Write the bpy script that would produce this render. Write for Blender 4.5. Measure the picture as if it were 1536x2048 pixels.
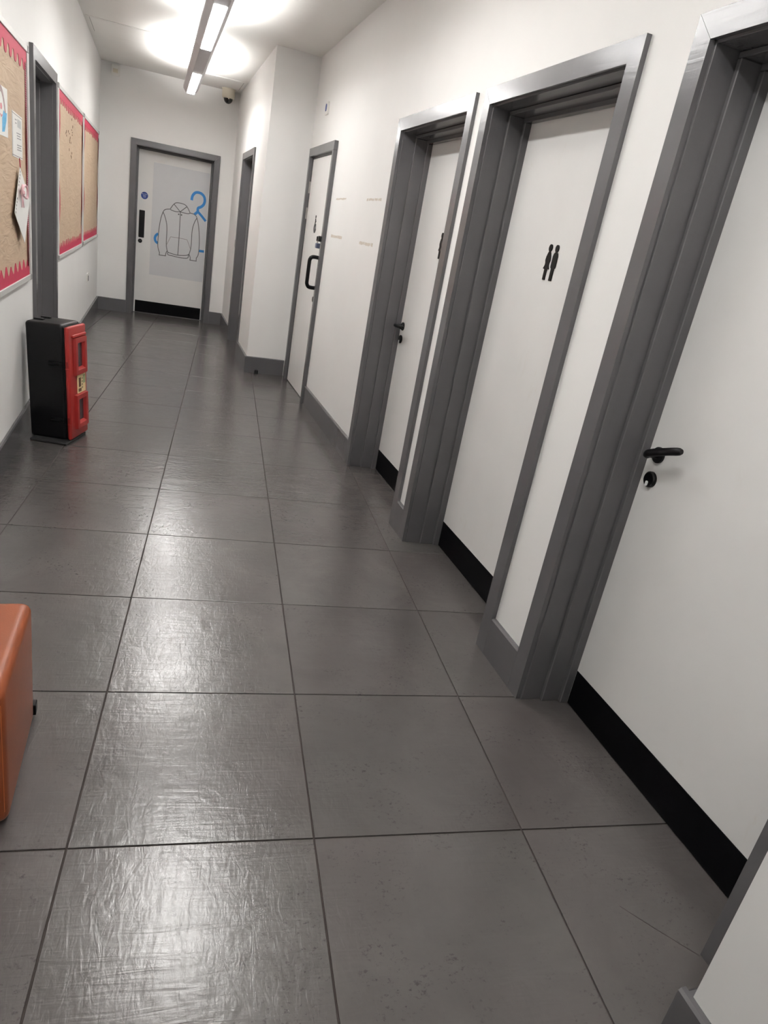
import bpy, bmesh, math, random
from mathutils import Vector, Matrix
random.seed(7)
for o in list(bpy.data.objects):
    bpy.data.objects.remove(o)
SC = bpy.context.scene
COL = SC.collection
PI = math.pi

# ------------------------------------------------------------------ camera, world, exposure
# world axes: X across the corridor (right wall +), Y along it (away from the camera), Z up; metres
cam_d = bpy.data.cameras.new('camera')
cam_d.sensor_fit = 'HORIZONTAL'
cam_d.sensor_width = 36.0
cam_d.lens = 36.0 * 1356.6 / 1536.0
cam_d.clip_start = 0.02
cam = bpy.data.objects.new('camera', cam_d)
COL.objects.link(cam)
cam.matrix_world = (Matrix.Translation((0, 0, 1.4621)) @ Matrix.Rotation(-0.36695, 4, 'Z')
                    @ Matrix.Rotation(1.20176, 4, 'X') @ Matrix.Rotation(0.18475, 4, 'Z'))
SC.camera = cam
world = bpy.data.worlds.new('world')
SC.world = world
world.use_nodes = True
world.node_tree.nodes['Background'].inputs[0].default_value = (1, 0.98, 0.95, 1)
world.node_tree.nodes['Background'].inputs[1].default_value = 0.15
SC.view_settings.view_transform = 'Standard'
SC.view_settings.look = 'None'
SC.view_settings.exposure = 0.0
SC.view_settings.gamma = 1.0
SC.view_settings.use_curve_mapping = False
LAMP_DOWN = 66.0      # emission of the lamp's lower diffusers
LAMP_UP = 135.0       # emission of the lamp's upper openings
LAMP_COL = (1.0, 0.99, 0.972)

# ------------------------------------------------------------------ materials
def srgb(r, g, b):
    f = lambda c: (c / 255 / 12.92) if c / 255 <= 0.04045 else ((c / 255 + 0.055) / 1.055) ** 2.4
    return (f(r), f(g), f(b), 1.0)

class N:
    """tiny node-tree helper"""
    def __init__(s, name):
        s.m = bpy.data.materials.new(name)
        s.m.use_nodes = True
        s.t = s.m.node_tree
        s.b = s.t.nodes['Principled BSDF']
    def n(s, kind, **kw):
        x = s.t.nodes.new(kind)
        for k, v in kw.items():
            if k.startswith('i_'):
                key = k[2:]
                key = int(key) if key.isdigit() else key
                x.inputs[key].default_value = v
            else:
                setattr(x, k, v)
        return x
    def l(s, a, b):
        s.t.links.new(a, b)
    def coord(s, scale=(1, 1, 1), rot=(0, 0, 0), kind='Object', rnd=False):
        tc = s.n('ShaderNodeTexCoord')
        mp = s.n('ShaderNodeMapping')
        mp.inputs['Scale'].default_value = scale
        mp.inputs['Rotation'].default_value = rot
        if rnd:
            oi = s.n('ShaderNodeObjectInfo')
            mu = s.n('ShaderNodeMath', operation='MULTIPLY')
            mu.inputs[1].default_value = 53.0
            s.l(oi.outputs['Random'], mu.inputs[0])
            ad = s.n('ShaderNodeVectorMath', operation='ADD')
            s.l(tc.outputs[kind], ad.inputs[0])
            s.l(mu.outputs[0], ad.inputs[1])
            s.l(ad.outputs[0], mp.inputs['Vector'])
        else:
            s.l(tc.outputs[kind], mp.inputs['Vector'])
        return mp.outputs['Vector']
    def noise(s, vec, scale=5.0, detail=4.0, rough=0.5, dist=0.0):
        x = s.n('ShaderNodeTexNoise')
        x.inputs['Scale'].default_value = scale
        x.inputs['Detail'].default_value = detail
        x.inputs['Roughness'].default_value = rough
        x.inputs['Distortion'].default_value = dist
        s.l(vec, x.inputs['Vector'])
        return x.outputs['Fac']
    def ramp(s, fac, stops):
        x = s.n('ShaderNodeValToRGB')
        e = x.color_ramp.elements
        while len(e) < len(stops):
            e.new(0.5)
        for k, (p, c) in enumerate(stops):
            e[k].position = p
            e[k].color = c if len(c) == 4 else (*c, 1)
        s.l(fac, x.inputs['Fac'])
        return x.outputs['Color']
    def mix(s, fac, a, b, mode='MIX'):
        x = s.n('ShaderNodeMix', data_type='RGBA', blend_type=mode)
        for val, idx in ((fac, 0), (a, 6), (b, 7)):
            if isinstance(val, (int, float)):
                x.inputs[idx].default_value = val
            elif isinstance(val, tuple):
                x.inputs[idx].default_value = val
            else:
                s.l(val, x.inputs[idx])
        return x.outputs[2]
    def bump(s, h, strength=0.2, dist=0.002, prev=None):
        x = s.n('ShaderNodeBump')
        x.inputs['Strength'].default_value = strength
        x.inputs['Distance'].default_value = dist
        s.l(h, x.inputs['Height'])
        if prev is not None:
            s.l(prev, x.inputs['Normal'])
        return x.outputs['Normal']

def plain(name, col, rough=0.5, metal=0.0, var=0.06, vscale=8.0, bump=0.0, bscale=120.0, spec=0.5, ior=1.45):
    k = N(name)
    v = k.coord()
    nz = k.noise(v, vscale, 5, 0.6)
    lo = tuple(c * (1 - var) for c in col[:3]) + (1,)
    hi = tuple(min(1, c * (1 + var)) for c in col[:3]) + (1,)
    k.l(k.ramp(nz, [(0.3, lo), (0.7, hi)]), k.b.inputs['Base Color'])
    k.b.inputs['Roughness'].default_value = rough
    k.b.inputs['Metallic'].default_value = metal
    k.b.inputs['IOR'].default_value = ior
    k.b.inputs['Specular IOR Level'].default_value = spec
    if bump:
        k.l(k.bump(k.noise(v, bscale, 3), bump, 0.001), k.b.inputs['Normal'])
    return k.m

def emit(name, col, strength):
    k = N(name)
    v = k.coord()
    nz = k.noise(v, 3, 1)
    k.l(k.ramp(nz, [(0.0, (*[c * 0.98 for c in col], 1)), (1.0, (*col, 1))]), k.b.inputs['Emission Color'])
    k.b.inputs['Base Color'].default_value = (0.8, 0.8, 0.8, 1)
    k.b.inputs['Emission Strength'].default_value = strength
    return k.m

def wall_paint():
    k = N('white_wall_paint')
    v = k.coord()
    big = k.noise(v, 1.3, 4, 0.6)
    base = k.ramp(big, [(0.3, srgb(233, 232, 230)), (0.75, srgb(238, 237, 235))])
    # faint scuffs low on the walls
    sc = k.noise(k.coord((3, 3, 9)), 3.0, 6, 0.7, 0.6)
    m = k.ramp(sc, [(0.66, (0, 0, 0)), (0.78, (1, 1, 1))])
    sep = k.n('ShaderNodeSeparateXYZ')
    k.l(v, sep.inputs[0])
    mr = k.n('ShaderNodeMapRange')
    mr.inputs['From Min'].default_value = 1.3
    mr.inputs['From Max'].default_value = 0.2
    mr.inputs['To Min'].default_value = 0.0
    mr.inputs['To Max'].default_value = 0.35
    k.l(sep.outputs['Z'], mr.inputs['Value'])
    mm = k.n('ShaderNodeMath', operation='MULTIPLY')
    k.l(m, mm.inputs[0])
    k.l(mr.outputs[0], mm.inputs[1])
    k.l(k.mix(mm.outputs[0], base, srgb(178, 172, 164)), k.b.inputs['Base Color'])
    k.b.inputs['Roughness'].default_value = 0.55
    k.b.inputs['Specular IOR Level'].default_value = 0.35
    k.l(k.bump(k.noise(v, 220, 2), 0.06, 0.001), k.b.inputs['Normal'])
    return k.m

def gloss_paint():
    k = N('grey_gloss_paint')
    v = k.coord()
    nz = k.noise(v, 4, 5, 0.6)
    k.l(k.ramp(nz, [(0.3, srgb(84, 83, 85)), (0.7, srgb(90, 89, 91))]), k.b.inputs['Base Color'])
    k.l(k.ramp(k.noise(v, 9, 3), [(0.2, (0.20,) * 3), (0.8, (0.26,) * 3)]), k.b.inputs['Roughness'])
    # brush marks run along each member: both along z and along y
    b1 = k.noise(k.coord((90, 90, 3)), 1.0, 3, 0.5, 0.3)
    b2 = k.noise(k.coord((30, 6, 70)), 1.0, 3, 0.5, 0.6)
    n1 = k.bump(b1, 0.20, 0.001)
    n2 = k.bump(b2, 0.35, 0.001, n1)
    k.l(n2, k.b.inputs['Normal'])
    return k.m

def tile_mat():
    k = N('grey_porcelain_tile')
    v = k.coord(rnd=True)
    big = k.noise(v, 2.6, 7, 0.62, 0.4)
    base = k.ramp(big, [(0.28, srgb(71, 67, 66)), (0.55, srgb(79, 75, 74)), (0.8, srgb(88, 84, 82))])
    # green-grey cast patches
    cast = k.ramp(k.noise(v, 1.1, 3), [(0.45, (0, 0, 0)), (0.75, (0.35,) * 3)])
    base = k.mix(cast, base, srgb(74, 77, 74))
    # dark pits in loose clusters
    cl = k.ramp(k.noise(v, 5.5, 3, 0.6), [(0.47, (0, 0, 0)), (0.62, (1, 1, 1))])
    pit = k.ramp(k.noise(k.coord((70, 95, 1), rnd=True), 1.0, 5, 0.75), [(0.57, (0, 0, 0)), (0.64, (1, 1, 1))])
    pm = k.n('ShaderNodeMath', operation='MULTIPLY')
    k.l(cl, pm.inputs[0])
    k.l(pit, pm.inputs[1])
    pm2 = k.n('ShaderNodeMath', operation='MULTIPLY')
    pm2.inputs[1].default_value = 0.75
    k.l(pm.outputs[0], pm2.inputs[0])
    base = k.mix(pm2.outputs[0], base, srgb(46, 44, 43))
    oi = k.n('ShaderNodeObjectInfo')
    tone = k.n('ShaderNodeMapRange')
    tone.inputs['To Min'].default_value = 0.95
    tone.inputs['To Max'].default_value = 1.05
    k.l(oi.outputs['Random'], tone.inputs['Value'])
    hsv = k.n('ShaderNodeHueSaturation')
    k.l(base, hsv.inputs['Color'])
    k.l(tone.outputs[0], hsv.inputs['Value'])
    k.l(hsv.outputs[0], k.b.inputs['Base Color'])
    k.l(k.ramp(k.noise(v, 7, 5, 0.65), [(0.25, (0.19,) * 3), (0.8, (0.262,) * 3)]), k.b.inputs['Roughness'])
    k.b.inputs['IOR'].default_value = 1.56
    # trowel-like relief: long strokes across, shorter ones along, fine grain
    s1 = k.noise(k.coord((5, 46, 1), (0, 0, 0.08), rnd=True), 1.0, 4, 0.52, 1.2)
    s2 = k.noise(k.coord((55, 16, 1), (0, 0, 0.25), rnd=True), 1.0, 4, 0.54, 1.5)
    s3 = k.noise(k.coord((7, 7, 1), rnd=True), 1.0, 3, 0.45, 2.0)
    n1 = k.bump(s1, 1.0, 0.00075)
    n2 = k.bump(s2, 1.0, 0.00052, n1)
    n3 = k.bump(s3, 0.9, 0.0012, n2)
    k.l(n3, k.b.inputs['Normal'])
    return k.m

def door_mat():
    k = N('white_door_laminate')
    v = k.coord()
    nz = k.noise(v, 2.0, 4, 0.6)
    base = k.ramp(nz, [(0.3, srgb(222, 221, 219)), (0.7, srgb(228, 227, 225))])
    st = k.ramp(k.noise(k.coord((1, 5, 2.2), (0.5, 0, 0)), 1.6, 5, 0.65, 0.8), [(0.64, (0, 0, 0)), (0.80, (0.30,) * 3)])
    k.l(k.mix(st, base, srgb(205, 198, 184)), k.b.inputs['Base Color'])
    k.b.inputs['Roughness'].default_value = 0.42
    k.b.inputs['Specular IOR Level'].default_value = 0.35
    k.l(k.bump(k.noise(v, 320, 2), 0.05, 0.001), k.b.inputs['Normal'])
    return k.m

def paper_mat():
    k = N('brown_backing_paper')
    v = k.coord()
    base = k.ramp(k.noise(v, 3, 6, 0.6, 0.5), [(0.25, srgb(178, 154, 130)), (0.75, srgb(190, 167, 142))])
    k.l(base, k.b.inputs['Base Color'])
    k.b.inputs['Roughness'].default_value = 0.7
    cr = k.noise(k.coord((1, 1.2, 6), (0.3, 0, 0)), 3.0, 4, 0.55, 1.2)
    k.l(k.bump(cr, 0.55, 0.012), k.b.inputs['Normal'])
    return k.m

def stripe_mat():
    k = N('red_and_white_striped_border')
    tc = k.coord((1, 1, 90))
    w = k.n('ShaderNodeTexWave', wave_type='BANDS', bands_direction='Z')
    w.inputs['Scale'].default_value = 0.32
    k.l(tc, w.inputs['Vector'])
    k.l(k.ramp(w.outputs['Fac'], [(0.35, srgb(176, 50, 74)), (0.65, srgb(214, 158, 166))]), k.b.inputs['Base Color'])
    k.b.inputs['Roughness'].default_value = 0.6
    return k.m

M = dict(
    wall=wall_paint(), paint=gloss_paint(), tile=tile_mat(), door=door_mat(), paper=paper_mat(), stripe=stripe_mat(),
    ceiling=plain('white_ceiling_paint', srgb(238, 236, 232), 0.7, var=0.02, vscale=1.5),
    grout=plain('dark_brown_grout', srgb(50, 43, 40), 0.85, var=0.12, vscale=30),
    kick=plain('black_kick_plate', srgb(5, 5, 7), 0.5, var=0.15, vscale=12, spec=0.1),
    black=plain('black_nylon', srgb(9, 9, 11), 0.35, var=0.1, spec=0.25),
    blackmatt=plain('black_moulded_plastic', srgb(12, 12, 14), 0.45, var=0.12, bump=0.15, bscale=400, spec=0.28),
    rubber=plain('dark_rubber', srgb(34, 34, 35), 0.6, var=0.1),
    red=plain('red_moulded_plastic', srgb(150, 38, 35), 0.38, var=0.05, bump=0.1, bscale=300),
    darkred=plain('dark_red_recess', srgb(120, 22, 20), 0.5),
    pane=plain('smoked_window', srgb(62, 56, 60), 0.25, var=0.2, vscale=20),
    sticker=plain('cream_label', srgb(226, 205, 158), 0.6, var=0.04),
    stickerdark=plain('brown_print', srgb(96, 66, 42), 0.6),
    stickergreen=plain('faded_green_print', srgb(150, 160, 118), 0.6),
    stickergrey=plain('grey_print', srgb(150, 140, 112), 0.6),
    orange=plain('orange_leatherette', srgb(132, 66, 34), 0.40, var=0.06, vscale=14, bump=0.35, bscale=260),
    stitch=plain('orange_piping', srgb(172, 96, 54), 0.45),
    alu=plain('satin_aluminium', srgb(205, 204, 201), 0.4, metal=0.15, var=0.04),
    corner=plain('grey_corner_cap', srgb(140, 140, 138), 0.5),
    border=plain('crimson_border_card', srgb(174, 38, 70), 0.6, var=0.06, vscale=20),
    white=plain('white_plastic', srgb(228, 226, 221), 0.4, var=0.02),
    cream=plain('ivory_plastic', srgb(214, 206, 188), 0.45, var=0.03),
    sheet=plain('white_paper', srgb(225, 224, 221), 0.7, var=0.02),
    print=plain('grey_print_on_paper', srgb(188, 190, 190), 0.7),
    printd=plain('dark_print_on_paper', srgb(150, 150, 152), 0.7),
    blue=plain('sky_blue_crayon', srgb(95, 165, 205), 0.7, var=0.25, vscale=60),
    crayon=plain('grey_crayon', srgb(160, 140, 140), 0.7, var=0.2, vscale=60),
    pink=plain('pink_crayon', srgb(205, 130, 140), 0.7, var=0.2, vscale=60),
    bow=plain('pink_ribbon', srgb(226, 184, 190), 0.45, var=0.08, vscale=40),
    signblue=plain('blue_mandatory_sign', srgb(38, 62, 128), 0.4),
    hanger=plain('blue_vinyl', srgb(40, 122, 190), 0.5, var=0.05),
    line=plain('dark_grey_vinyl_line', srgb(86, 84, 86), 0.5),
    line2=plain('light_grey_vinyl_line', srgb(138, 130, 130), 0.5),
    poster=plain('pale_grey_vinyl', srgb(206, 207, 209), 0.5, var=0.015),
    lampbody=plain('silver_lamp_housing', srgb(196, 192, 194), 0.45, var=0.03),
    lampdark=plain('lamp_joint', srgb(92, 90, 88), 0.5),
    lampdown=emit('lamp_diffuser', LAMP_COL, LAMP_DOWN),
    lampup=emit('lamp_uplight', LAMP_COL, LAMP_UP),
    lens=plain('black_dome', srgb(22, 22, 22), 0.12),
    steel=plain('brushed_steel', srgb(165, 163, 160), 0.35, metal=0.8, var=0.08, vscale=30),
    tape=plain('old_adhesive', srgb(206, 197, 186), 0.6, var=0.10, vscale=40),
    socket=plain('dark_socket', srgb(80, 76, 72), 0.5),
    bluebody=plain('blue_grey_padlock', srgb(92, 102, 126), 0.4, metal=0.3),
    keywhite=plain('white_indicator', srgb(222, 222, 222), 0.4),
    greyplate=plain('grey_switch_plate', srgb(120, 116, 114), 0.45),
    joint=plain('hatch_joint', srgb(112, 106, 100), 0.7),
)

# ------------------------------------------------------------------ mesh helpers
class B:
    """collects shapes in one bmesh; build() links it as ONE mesh object"""
    def __init__(s):
        s.bm = bmesh.new()
    def box(s, x0, x1, y0, y1, z0, z1, bev=0.0, seg=2):
        t = bmesh.new()
        bmesh.ops.create_cube(t, size=1.0)
        for v in t.verts:
            v.co = Vector(((x0 + x1) / 2 + v.co.x * abs(x1 - x0), (y0 + y1) / 2 + v.co.y * abs(y1 - y0), (z0 + z1) / 2 + v.co.z * abs(z1 - z0)))
        if bev:
            bmesh.ops.bevel(t, geom=list(t.edges), offset=bev, segments=seg, affect='EDGES', profile=0.5)
        s.add(t)
        return s
    def add(s, t, mat=None):
        me = bpy.data.meshes.new('tmp')
        t.to_mesh(me)
        t.free()
        if mat is not None:
            me.transform(mat)
        s.bm.from_mesh(me)
        bpy.data.meshes.remove(me)
    def prism(s, poly, place, d0, d1):
        """poly: 2-D outline; place(a, b, d) -> xyz; extruded from d0 to d1"""
        lo = [s.bm.verts.new(place(a, b, d0)) for a, b in poly]
        hi = [s.bm.verts.new(place(a, b, d1)) for a, b in poly]
        n = len(poly)
        s.bm.faces.new(lo[::-1])
        s.bm.faces.new(hi)
        for i in range(n):
            j = (i + 1) % n
            s.bm.faces.new((lo[i], lo[j], hi[j], hi[i]))
        return s
    def ribbon(s, pts, w, place, d0, d1):
        """flat strip of width w that follows a 2-D polyline, d0..d1 thick"""
        L, R = [], []
        for i, (a, b) in enumerate(pts):
            p = pts[max(i - 1, 0)]
            q = pts[min(i + 1, len(pts) - 1)]
            tx, ty = q[0] - p[0], q[1] - p[1]
            l = math.hypot(tx, ty) or 1
            nx, ny = -ty / l * w / 2, tx / l * w / 2
            L.append((a + nx, b + ny))
            R.append((a - nx, b - ny))
        for i in range(len(pts) - 1):
            s.prism([L[i], R[i], R[i + 1], L[i + 1]], place, d0, d1)
        return s
    def tube(s, pts, r, n=10, caps=True):
        pts = [Vector(p) for p in pts]
        rr = r if isinstance(r, (list, tuple)) else [r] * len(pts)
        rings = []
        up = None
        for i, p in enumerate(pts):
            t = (pts[min(i + 1, len(pts) - 1)] - pts[max(i - 1, 0)]).normalized()
            if up is None:
                up = t.orthogonal().normalized()
            up = (up - t * up.dot(t))
            up = up.normalized() if up.length > 1e-6 else t.orthogonal().normalized()
            sd = t.cross(up)
            rings.append([s.bm.verts.new(p + (up * math.cos(a) + sd * math.sin(a)) * rr[i]) for a in [2 * PI * k / n for k in range(n)]])
        for i in range(len(rings) - 1):
            for k in range(n):
                s.bm.faces.new((rings[i][k], rings[i][(k + 1) % n], rings[i + 1][(k + 1) % n], rings[i + 1][k]))
        if caps:
            s.bm.faces.new(rings[0][::-1])
            s.bm.faces.new(rings[-1])
        return s
    def lathe(s, prof, mat, n=24):
        """profile [(r, h)], axis = local z of mat"""
        rings = []
        for r, h in prof:
            rings.append([s.bm.verts.new(mat @ Vector((r * math.cos(2 * PI * k / n), r * math.sin(2 * PI * k / n), h))) for k in range(n)])
        for i in range(len(rings) - 1):
            for k in range(n):
                s.bm.faces.new((rings[i][k], rings[i][(k + 1) % n], rings[i + 1][(k + 1) % n], rings[i + 1][k]))
        s.bm.faces.new(rings[0][::-1])
        s.bm.faces.new(rings[-1])
        return s
    def build(s, name, mat, parent=None, smooth=False, origin=None):
        bmesh.ops.recalc_face_normals(s.bm, faces=list(s.bm.faces))
        me = bpy.data.meshes.new(name)
        s.bm.to_mesh(me)
        s.bm.free()
        me.materials.append(mat)
        if smooth:
            for p in me.polygons:
                p.use_smooth = True
            try:
                me.set_sharp_from_angle(angle=math.radians(38))
            except Exception:
                pass
        o = bpy.data.objects.new(name, me)
        COL.objects.link(o)
        if origin is not None:
            me.transform(Matrix.Translation(-Vector(origin)))
            o.location = origin
        if parent is not None:
            o.parent = parent
            o.matrix_parent_inverse = parent_inv(parent)
        return o

def parent_inv(p):
    m = Matrix.LocRotScale(p.location, p.rotation_euler, p.scale)
    q = p.parent
    if q is not None:
        m = Matrix.LocRotScale(q.location, q.rotation_euler, q.scale) @ q_inv(p) @ m
    return m.inverted()

def q_inv(p):
    return p.matrix_parent_inverse.copy()

def tag(o, label, cat, kind=None, group=None):
    o['label'] = label
    o['category'] = cat
    if kind:
        o['kind'] = kind
    if group:
        o['group'] = group
    return o

def empty(name, loc=(0, 0, 0)):
    o = bpy.data.objects.new(name, None)
    o.empty_display_size = 0.1
    COL.objects.link(o)
    o.location = loc
    return o

def smoothline(pts, k=5):
    out = []
    n = len(pts)
    for i in range(n - 1):
        p0, p1, p2, p3 = pts[max(i - 1, 0)], pts[i], pts[i + 1], pts[min(i + 2, n - 1)]
        for j in range(k):
            t = j / k
            out.append(tuple(0.5 * (2 * p1[c] + (p2[c] - p0[c]) * t + (2 * p0[c] - 5 * p1[c] + 4 * p2[c] - p3[c]) * t * t
                                    + (3 * p1[c] - p0[c] - 3 * p2[c] + p3[c]) * t ** 3) for c in range(len(p1))))
    out.append(tuple(pts[-1]))
    return out

# ------------------------------------------------------------------ room dimensions
UR = 1.353           # right wall face
UL = -0.72           # left wall face
UP = 0.943           # projecting wall face beyond the corner
VP = 7.188           # face of the return at the projecting wall
VE = 10.30           # end wall face
UN, VN = 1.10, 0.628 # wall nib beside the camera
VB = -3.0            # wall behind the camera
ZC = 2.935           # ceiling
SK_H, SK_T = 0.165, 0.018
AR_T = 0.018         # architrave thickness
AR_W = 0.068         # architrave width
OPEN_H = 2.10

# ------------------------------------------------------------------ floor: grout bed + tiles laid 5.25 degrees off the walls
floor = B().box(-1.05, 1.75, VB - 0.1, VE + 0.35, -0.06, -0.004).build('floor', M['grout'])
tag(floor, 'dark brown grout bed under the large grey porcelain floor tiles', 'floor', 'structure')
TH = math.radians(-5.248)
cs, sn = math.cos(TH), math.sin(TH)
cols = [-0.866 - 0.604 * k for k in range(3, 0, -1)] + [-0.866, -0.258, 0.344, 0.942, 1.545, 2.15]
rows = [1.303 + 0.6 * k for k in range(-9, 17)]
RECT = (-1.0, 1.7, VB, VE + 0.3)
def clip(poly):
    for ax, val, sg in ((0, RECT[0], 1), (0, RECT[1], -1), (1, RECT[2], 1), (1, RECT[3], -1)):
        out = []
        for i in range(len(poly)):
            a, b = poly[i], poly[(i + 1) % len(poly)]
            da, db = (a[ax] - val) * sg, (b[ax] - val) * sg
            if da >= 0:
                out.append(a)
            if da * db < 0:
                t = da / (da - db)
                out.append((a[0] + (b[0] - a[0]) * t, a[1] + (b[1] - a[1]) * t))
        poly = out
        if len(poly) < 3:
            return []
    return poly
G = 0.0024
for i in range(len(cols) - 1):
    for j in range(len(rows) - 1):
        a0, a1, b0, b1 = cols[i] + G, cols[i + 1] - G, rows[j] + G, rows[j + 1] - G
        cx, cy = (a0 + a1) / 2, (b0 + b1) / 2
        c = (cx * cs - cy * sn, cx * sn + cy * cs)
        poly = [(x * cs - y * sn, x * sn + y * cs) for x, y in ((a0, b0), (a1, b0), (a1, b1), (a0, b1))]
        poly = clip(poly)
        if len(poly) < 3:
            continue
        inv = [((x - c[0]) * cs + (y - c[1]) * sn, -(x - c[0]) * sn + (y - c[1]) * cs) for x, y in poly]
        ch = 0.0007
        mx = sum(p[0] for p in inv) / len(inv)
        my = sum(p[1] for p in inv) / len(inv)
        bm = bmesh.new()
        n = len(inv)
        bot = [bm.verts.new((x, y, -0.004)) for x, y in inv]
        mid = [bm.verts.new((x, y, -ch)) for x, y in inv]
        top = []
        for x, y in inv:
            dx, dy = mx - x, my - y
            top.append(bm.verts.new((x + (ch if dx > 0 else -ch), y + (ch if dy > 0 else -ch), 0)))
        bm.faces.new(top)
        for q in range(n):
            r = (q + 1) % n
            bm.faces.new((bot[q], bot[r], mid[r], mid[q]))
            bm.faces.new((mid[q], mid[r], top[r], top[q]))
        bmesh.ops.recalc_face_normals(bm, faces=list(bm.faces))
        me = bpy.data.meshes.new('tile')
        bm.to_mesh(me)
        bm.free()
        me.materials.append(M['tile'])
        t = bpy.data.objects.new('tile', me)
        COL.objects.link(t)
        t.location = (c[0], c[1], 0)
        t.rotation_euler = (0, 0, TH)
        t.parent = floor

# thin dark line on the tile by the nearest door frame
B().ribbon([(1.205, 0.945), (1.262, 0.872), (1.330, 0.790)], 0.0022, lambda x, y, d: (x, y, d), 0.0001, 0.0006).build('thin_dark_line', M['grout'], floor)

# ------------------------------------------------------------------ walls, ceiling
def struct(name, b, mat, label, cat):
    return tag(b.build(name, mat), label, cat, 'structure')

# openings on the right wall (inner edges of the architraves)
D1 = (0.792, 1.778)
D2 = (2.140, 3.124)
D3 = (3.368, 4.354)
D4 = (6.090, 7.020)
def wall_run(b, x0, x1, y0, y1, opens, top=ZC):
    """wall along y between x0 and x1 with openings (ya, yb, height)"""
    y = y0
    for ya, yb, h in opens:
        b.box(x0, x1, y, ya, 0, top)
        b.box(x0, x1, ya, yb, h, top)
        y = yb
    b.box(x0, x1, y, y1, 0, top)
    return b
e = 0.012
struct('wall_right', wall_run(B(), UR, 1.66, VN, VP, [(d[0] - e, d[1] + e, OPEN_H + e) for d in (D1, D2, D3, D4)]),
       M['wall'], 'white painted right wall holding the row of toilet doors', 'wall')
struct('wall_nib', B().box(UN, 1.66, VB, VN, 0, ZC), M['wall'], 'white wall projecting beside the nearest toilet door', 'wall')
DL = (5.015, 5.945)
struct('wall_left', wall_run(B(), -1.02, UL, VB, VE, [(DL[0] - e, DL[1] + e, OPEN_H + e)]),
       M['wall'], 'white painted left wall carrying the red-bordered display boards', 'wall')
DA = (7.60, 9.08)
DA = (8.10, 9.08)
b = B().box(UP, 1.66, VP, DA[0] - e, 0, ZC).box(UP, 1.40, DA[0] - e, DA[1] + e, OPEN_H + e, ZC).box(UP, 1.66, DA[1] + e, VE, 0, ZC)
struct('wall_projecting', b, M['wall'], 'white projecting wall block with a recessed doorway near the end door', 'wall')
DE = (-0.283, 0.692)
b = B().box(-1.02, DE[0] - e, VE, VE + 0.3, 0, ZC).box(DE[0] - e, DE[1] + e, VE, VE + 0.3, OPEN_H + e, ZC).box(DE[1] + e, 1.66, VE, VE + 0.3, 0, ZC)
struct('wall_end', b, M['wall'], 'white end wall around the hoodie poster door', 'wall')
struct('wall_back', B().box(-1.02, 1.66, VB - 0.1, VB, 0, ZC), M['wall'], 'white wall closing the corridor opposite the hoodie poster door', 'wall')
struct('ceiling', B().box(-1.02, 1.66, VB - 0.1, VE + 0.3, ZC, ZC + 0.1), M['ceiling'], 'white painted ceiling above the suspended linear lamp', 'ceiling')

# ------------------------------------------------------------------ baseboards
def skirt_y(b, face, sgn, y0, y1):
    """board along y; sgn = direction out of the wall"""
    f = face
    P = [(f, 0), (f + sgn * SK_T, 0), (f + sgn * SK_T, SK_H - 0.006), (f + sgn * (SK_T - 0.006), SK_H), (f, SK_H)]
    return b.prism(P, lambda a, c, d: (a, d, c), y0, y1)
def skirt_x(b, face, sgn, x0, x1):
    P = [(face, 0), (face + sgn * SK_T, 0), (face + sgn * SK_T, SK_H - 0.006), (face + sgn * (SK_T - 0.006), SK_H), (face, SK_H)]
    return b.prism(P, lambda a, c, d: (d, a, c), x0, x1)
W = AR_W + 0.001
skirts = [
    ('baseboard_right', 'y', UR, -1, D1[1] + W, D2[0] - W, 'short grey baseboard between the nearest toilet door and the next one'),
    ('baseboard_right', 'y', UR, -1, D2[1] + W, D3[0] - W, 'very short grey baseboard between the two narrow-set toilet doors'),
    ('baseboard_right', 'y', UR, -1, D3[1] + W, D4[0] - 0.052, 'long grey baseboard running up to the door with the black pull handle'),
    ('baseboard_nib', 'y', UN, -1, VB, VN + 0.022, 'grey baseboard on the wall nib beside the nearest toilet door'),
    ('baseboard_nib_return', 'x', VN, 1, UN, UR - AR_T - 0.002, 'grey baseboard on the far side of the wall nib'),
    ('baseboard_left', 'y', UL, 1, VB, DL[0] - W, 'grey baseboard under the first display board and behind the orange stool'),
    ('baseboard_left', 'y', UL, 1, DL[1] + W, VE, 'grey baseboard on the left wall beyond the dark doorway'),
    ('baseboard_return', 'x', VP, -1, UP - SK_T, UR - 0.02, 'grey baseboard on the face of the projecting wall block'),
    ('baseboard_projecting', 'y', UP, -1, VP, DA[0] - W, 'grey baseboard on the projecting wall before the recessed doorway'),
    ('baseboard_projecting', 'y', UP, -1, DA[1] + W, VE, 'grey baseboard between the recessed doorway and the end wall'),
    ('baseboard_end', 'x', VE, -1, UL + SK_T, DE[0] - W, 'grey baseboard on the end wall by the left corner'),
    ('baseboard_end', 'x', VE, -1, DE[1] + W, UP - SK_T, 'grey baseboard on the end wall by the recessed doorway'),
]
for nm, ax, f, sg, a0, a1, lab in skirts:
    bb = B()
    (skirt_y if ax == 'y' else skirt_x)(bb, f, sg, a0, a1)
    struct(nm, bb, M['paint'], lab, 'baseboard')

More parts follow.
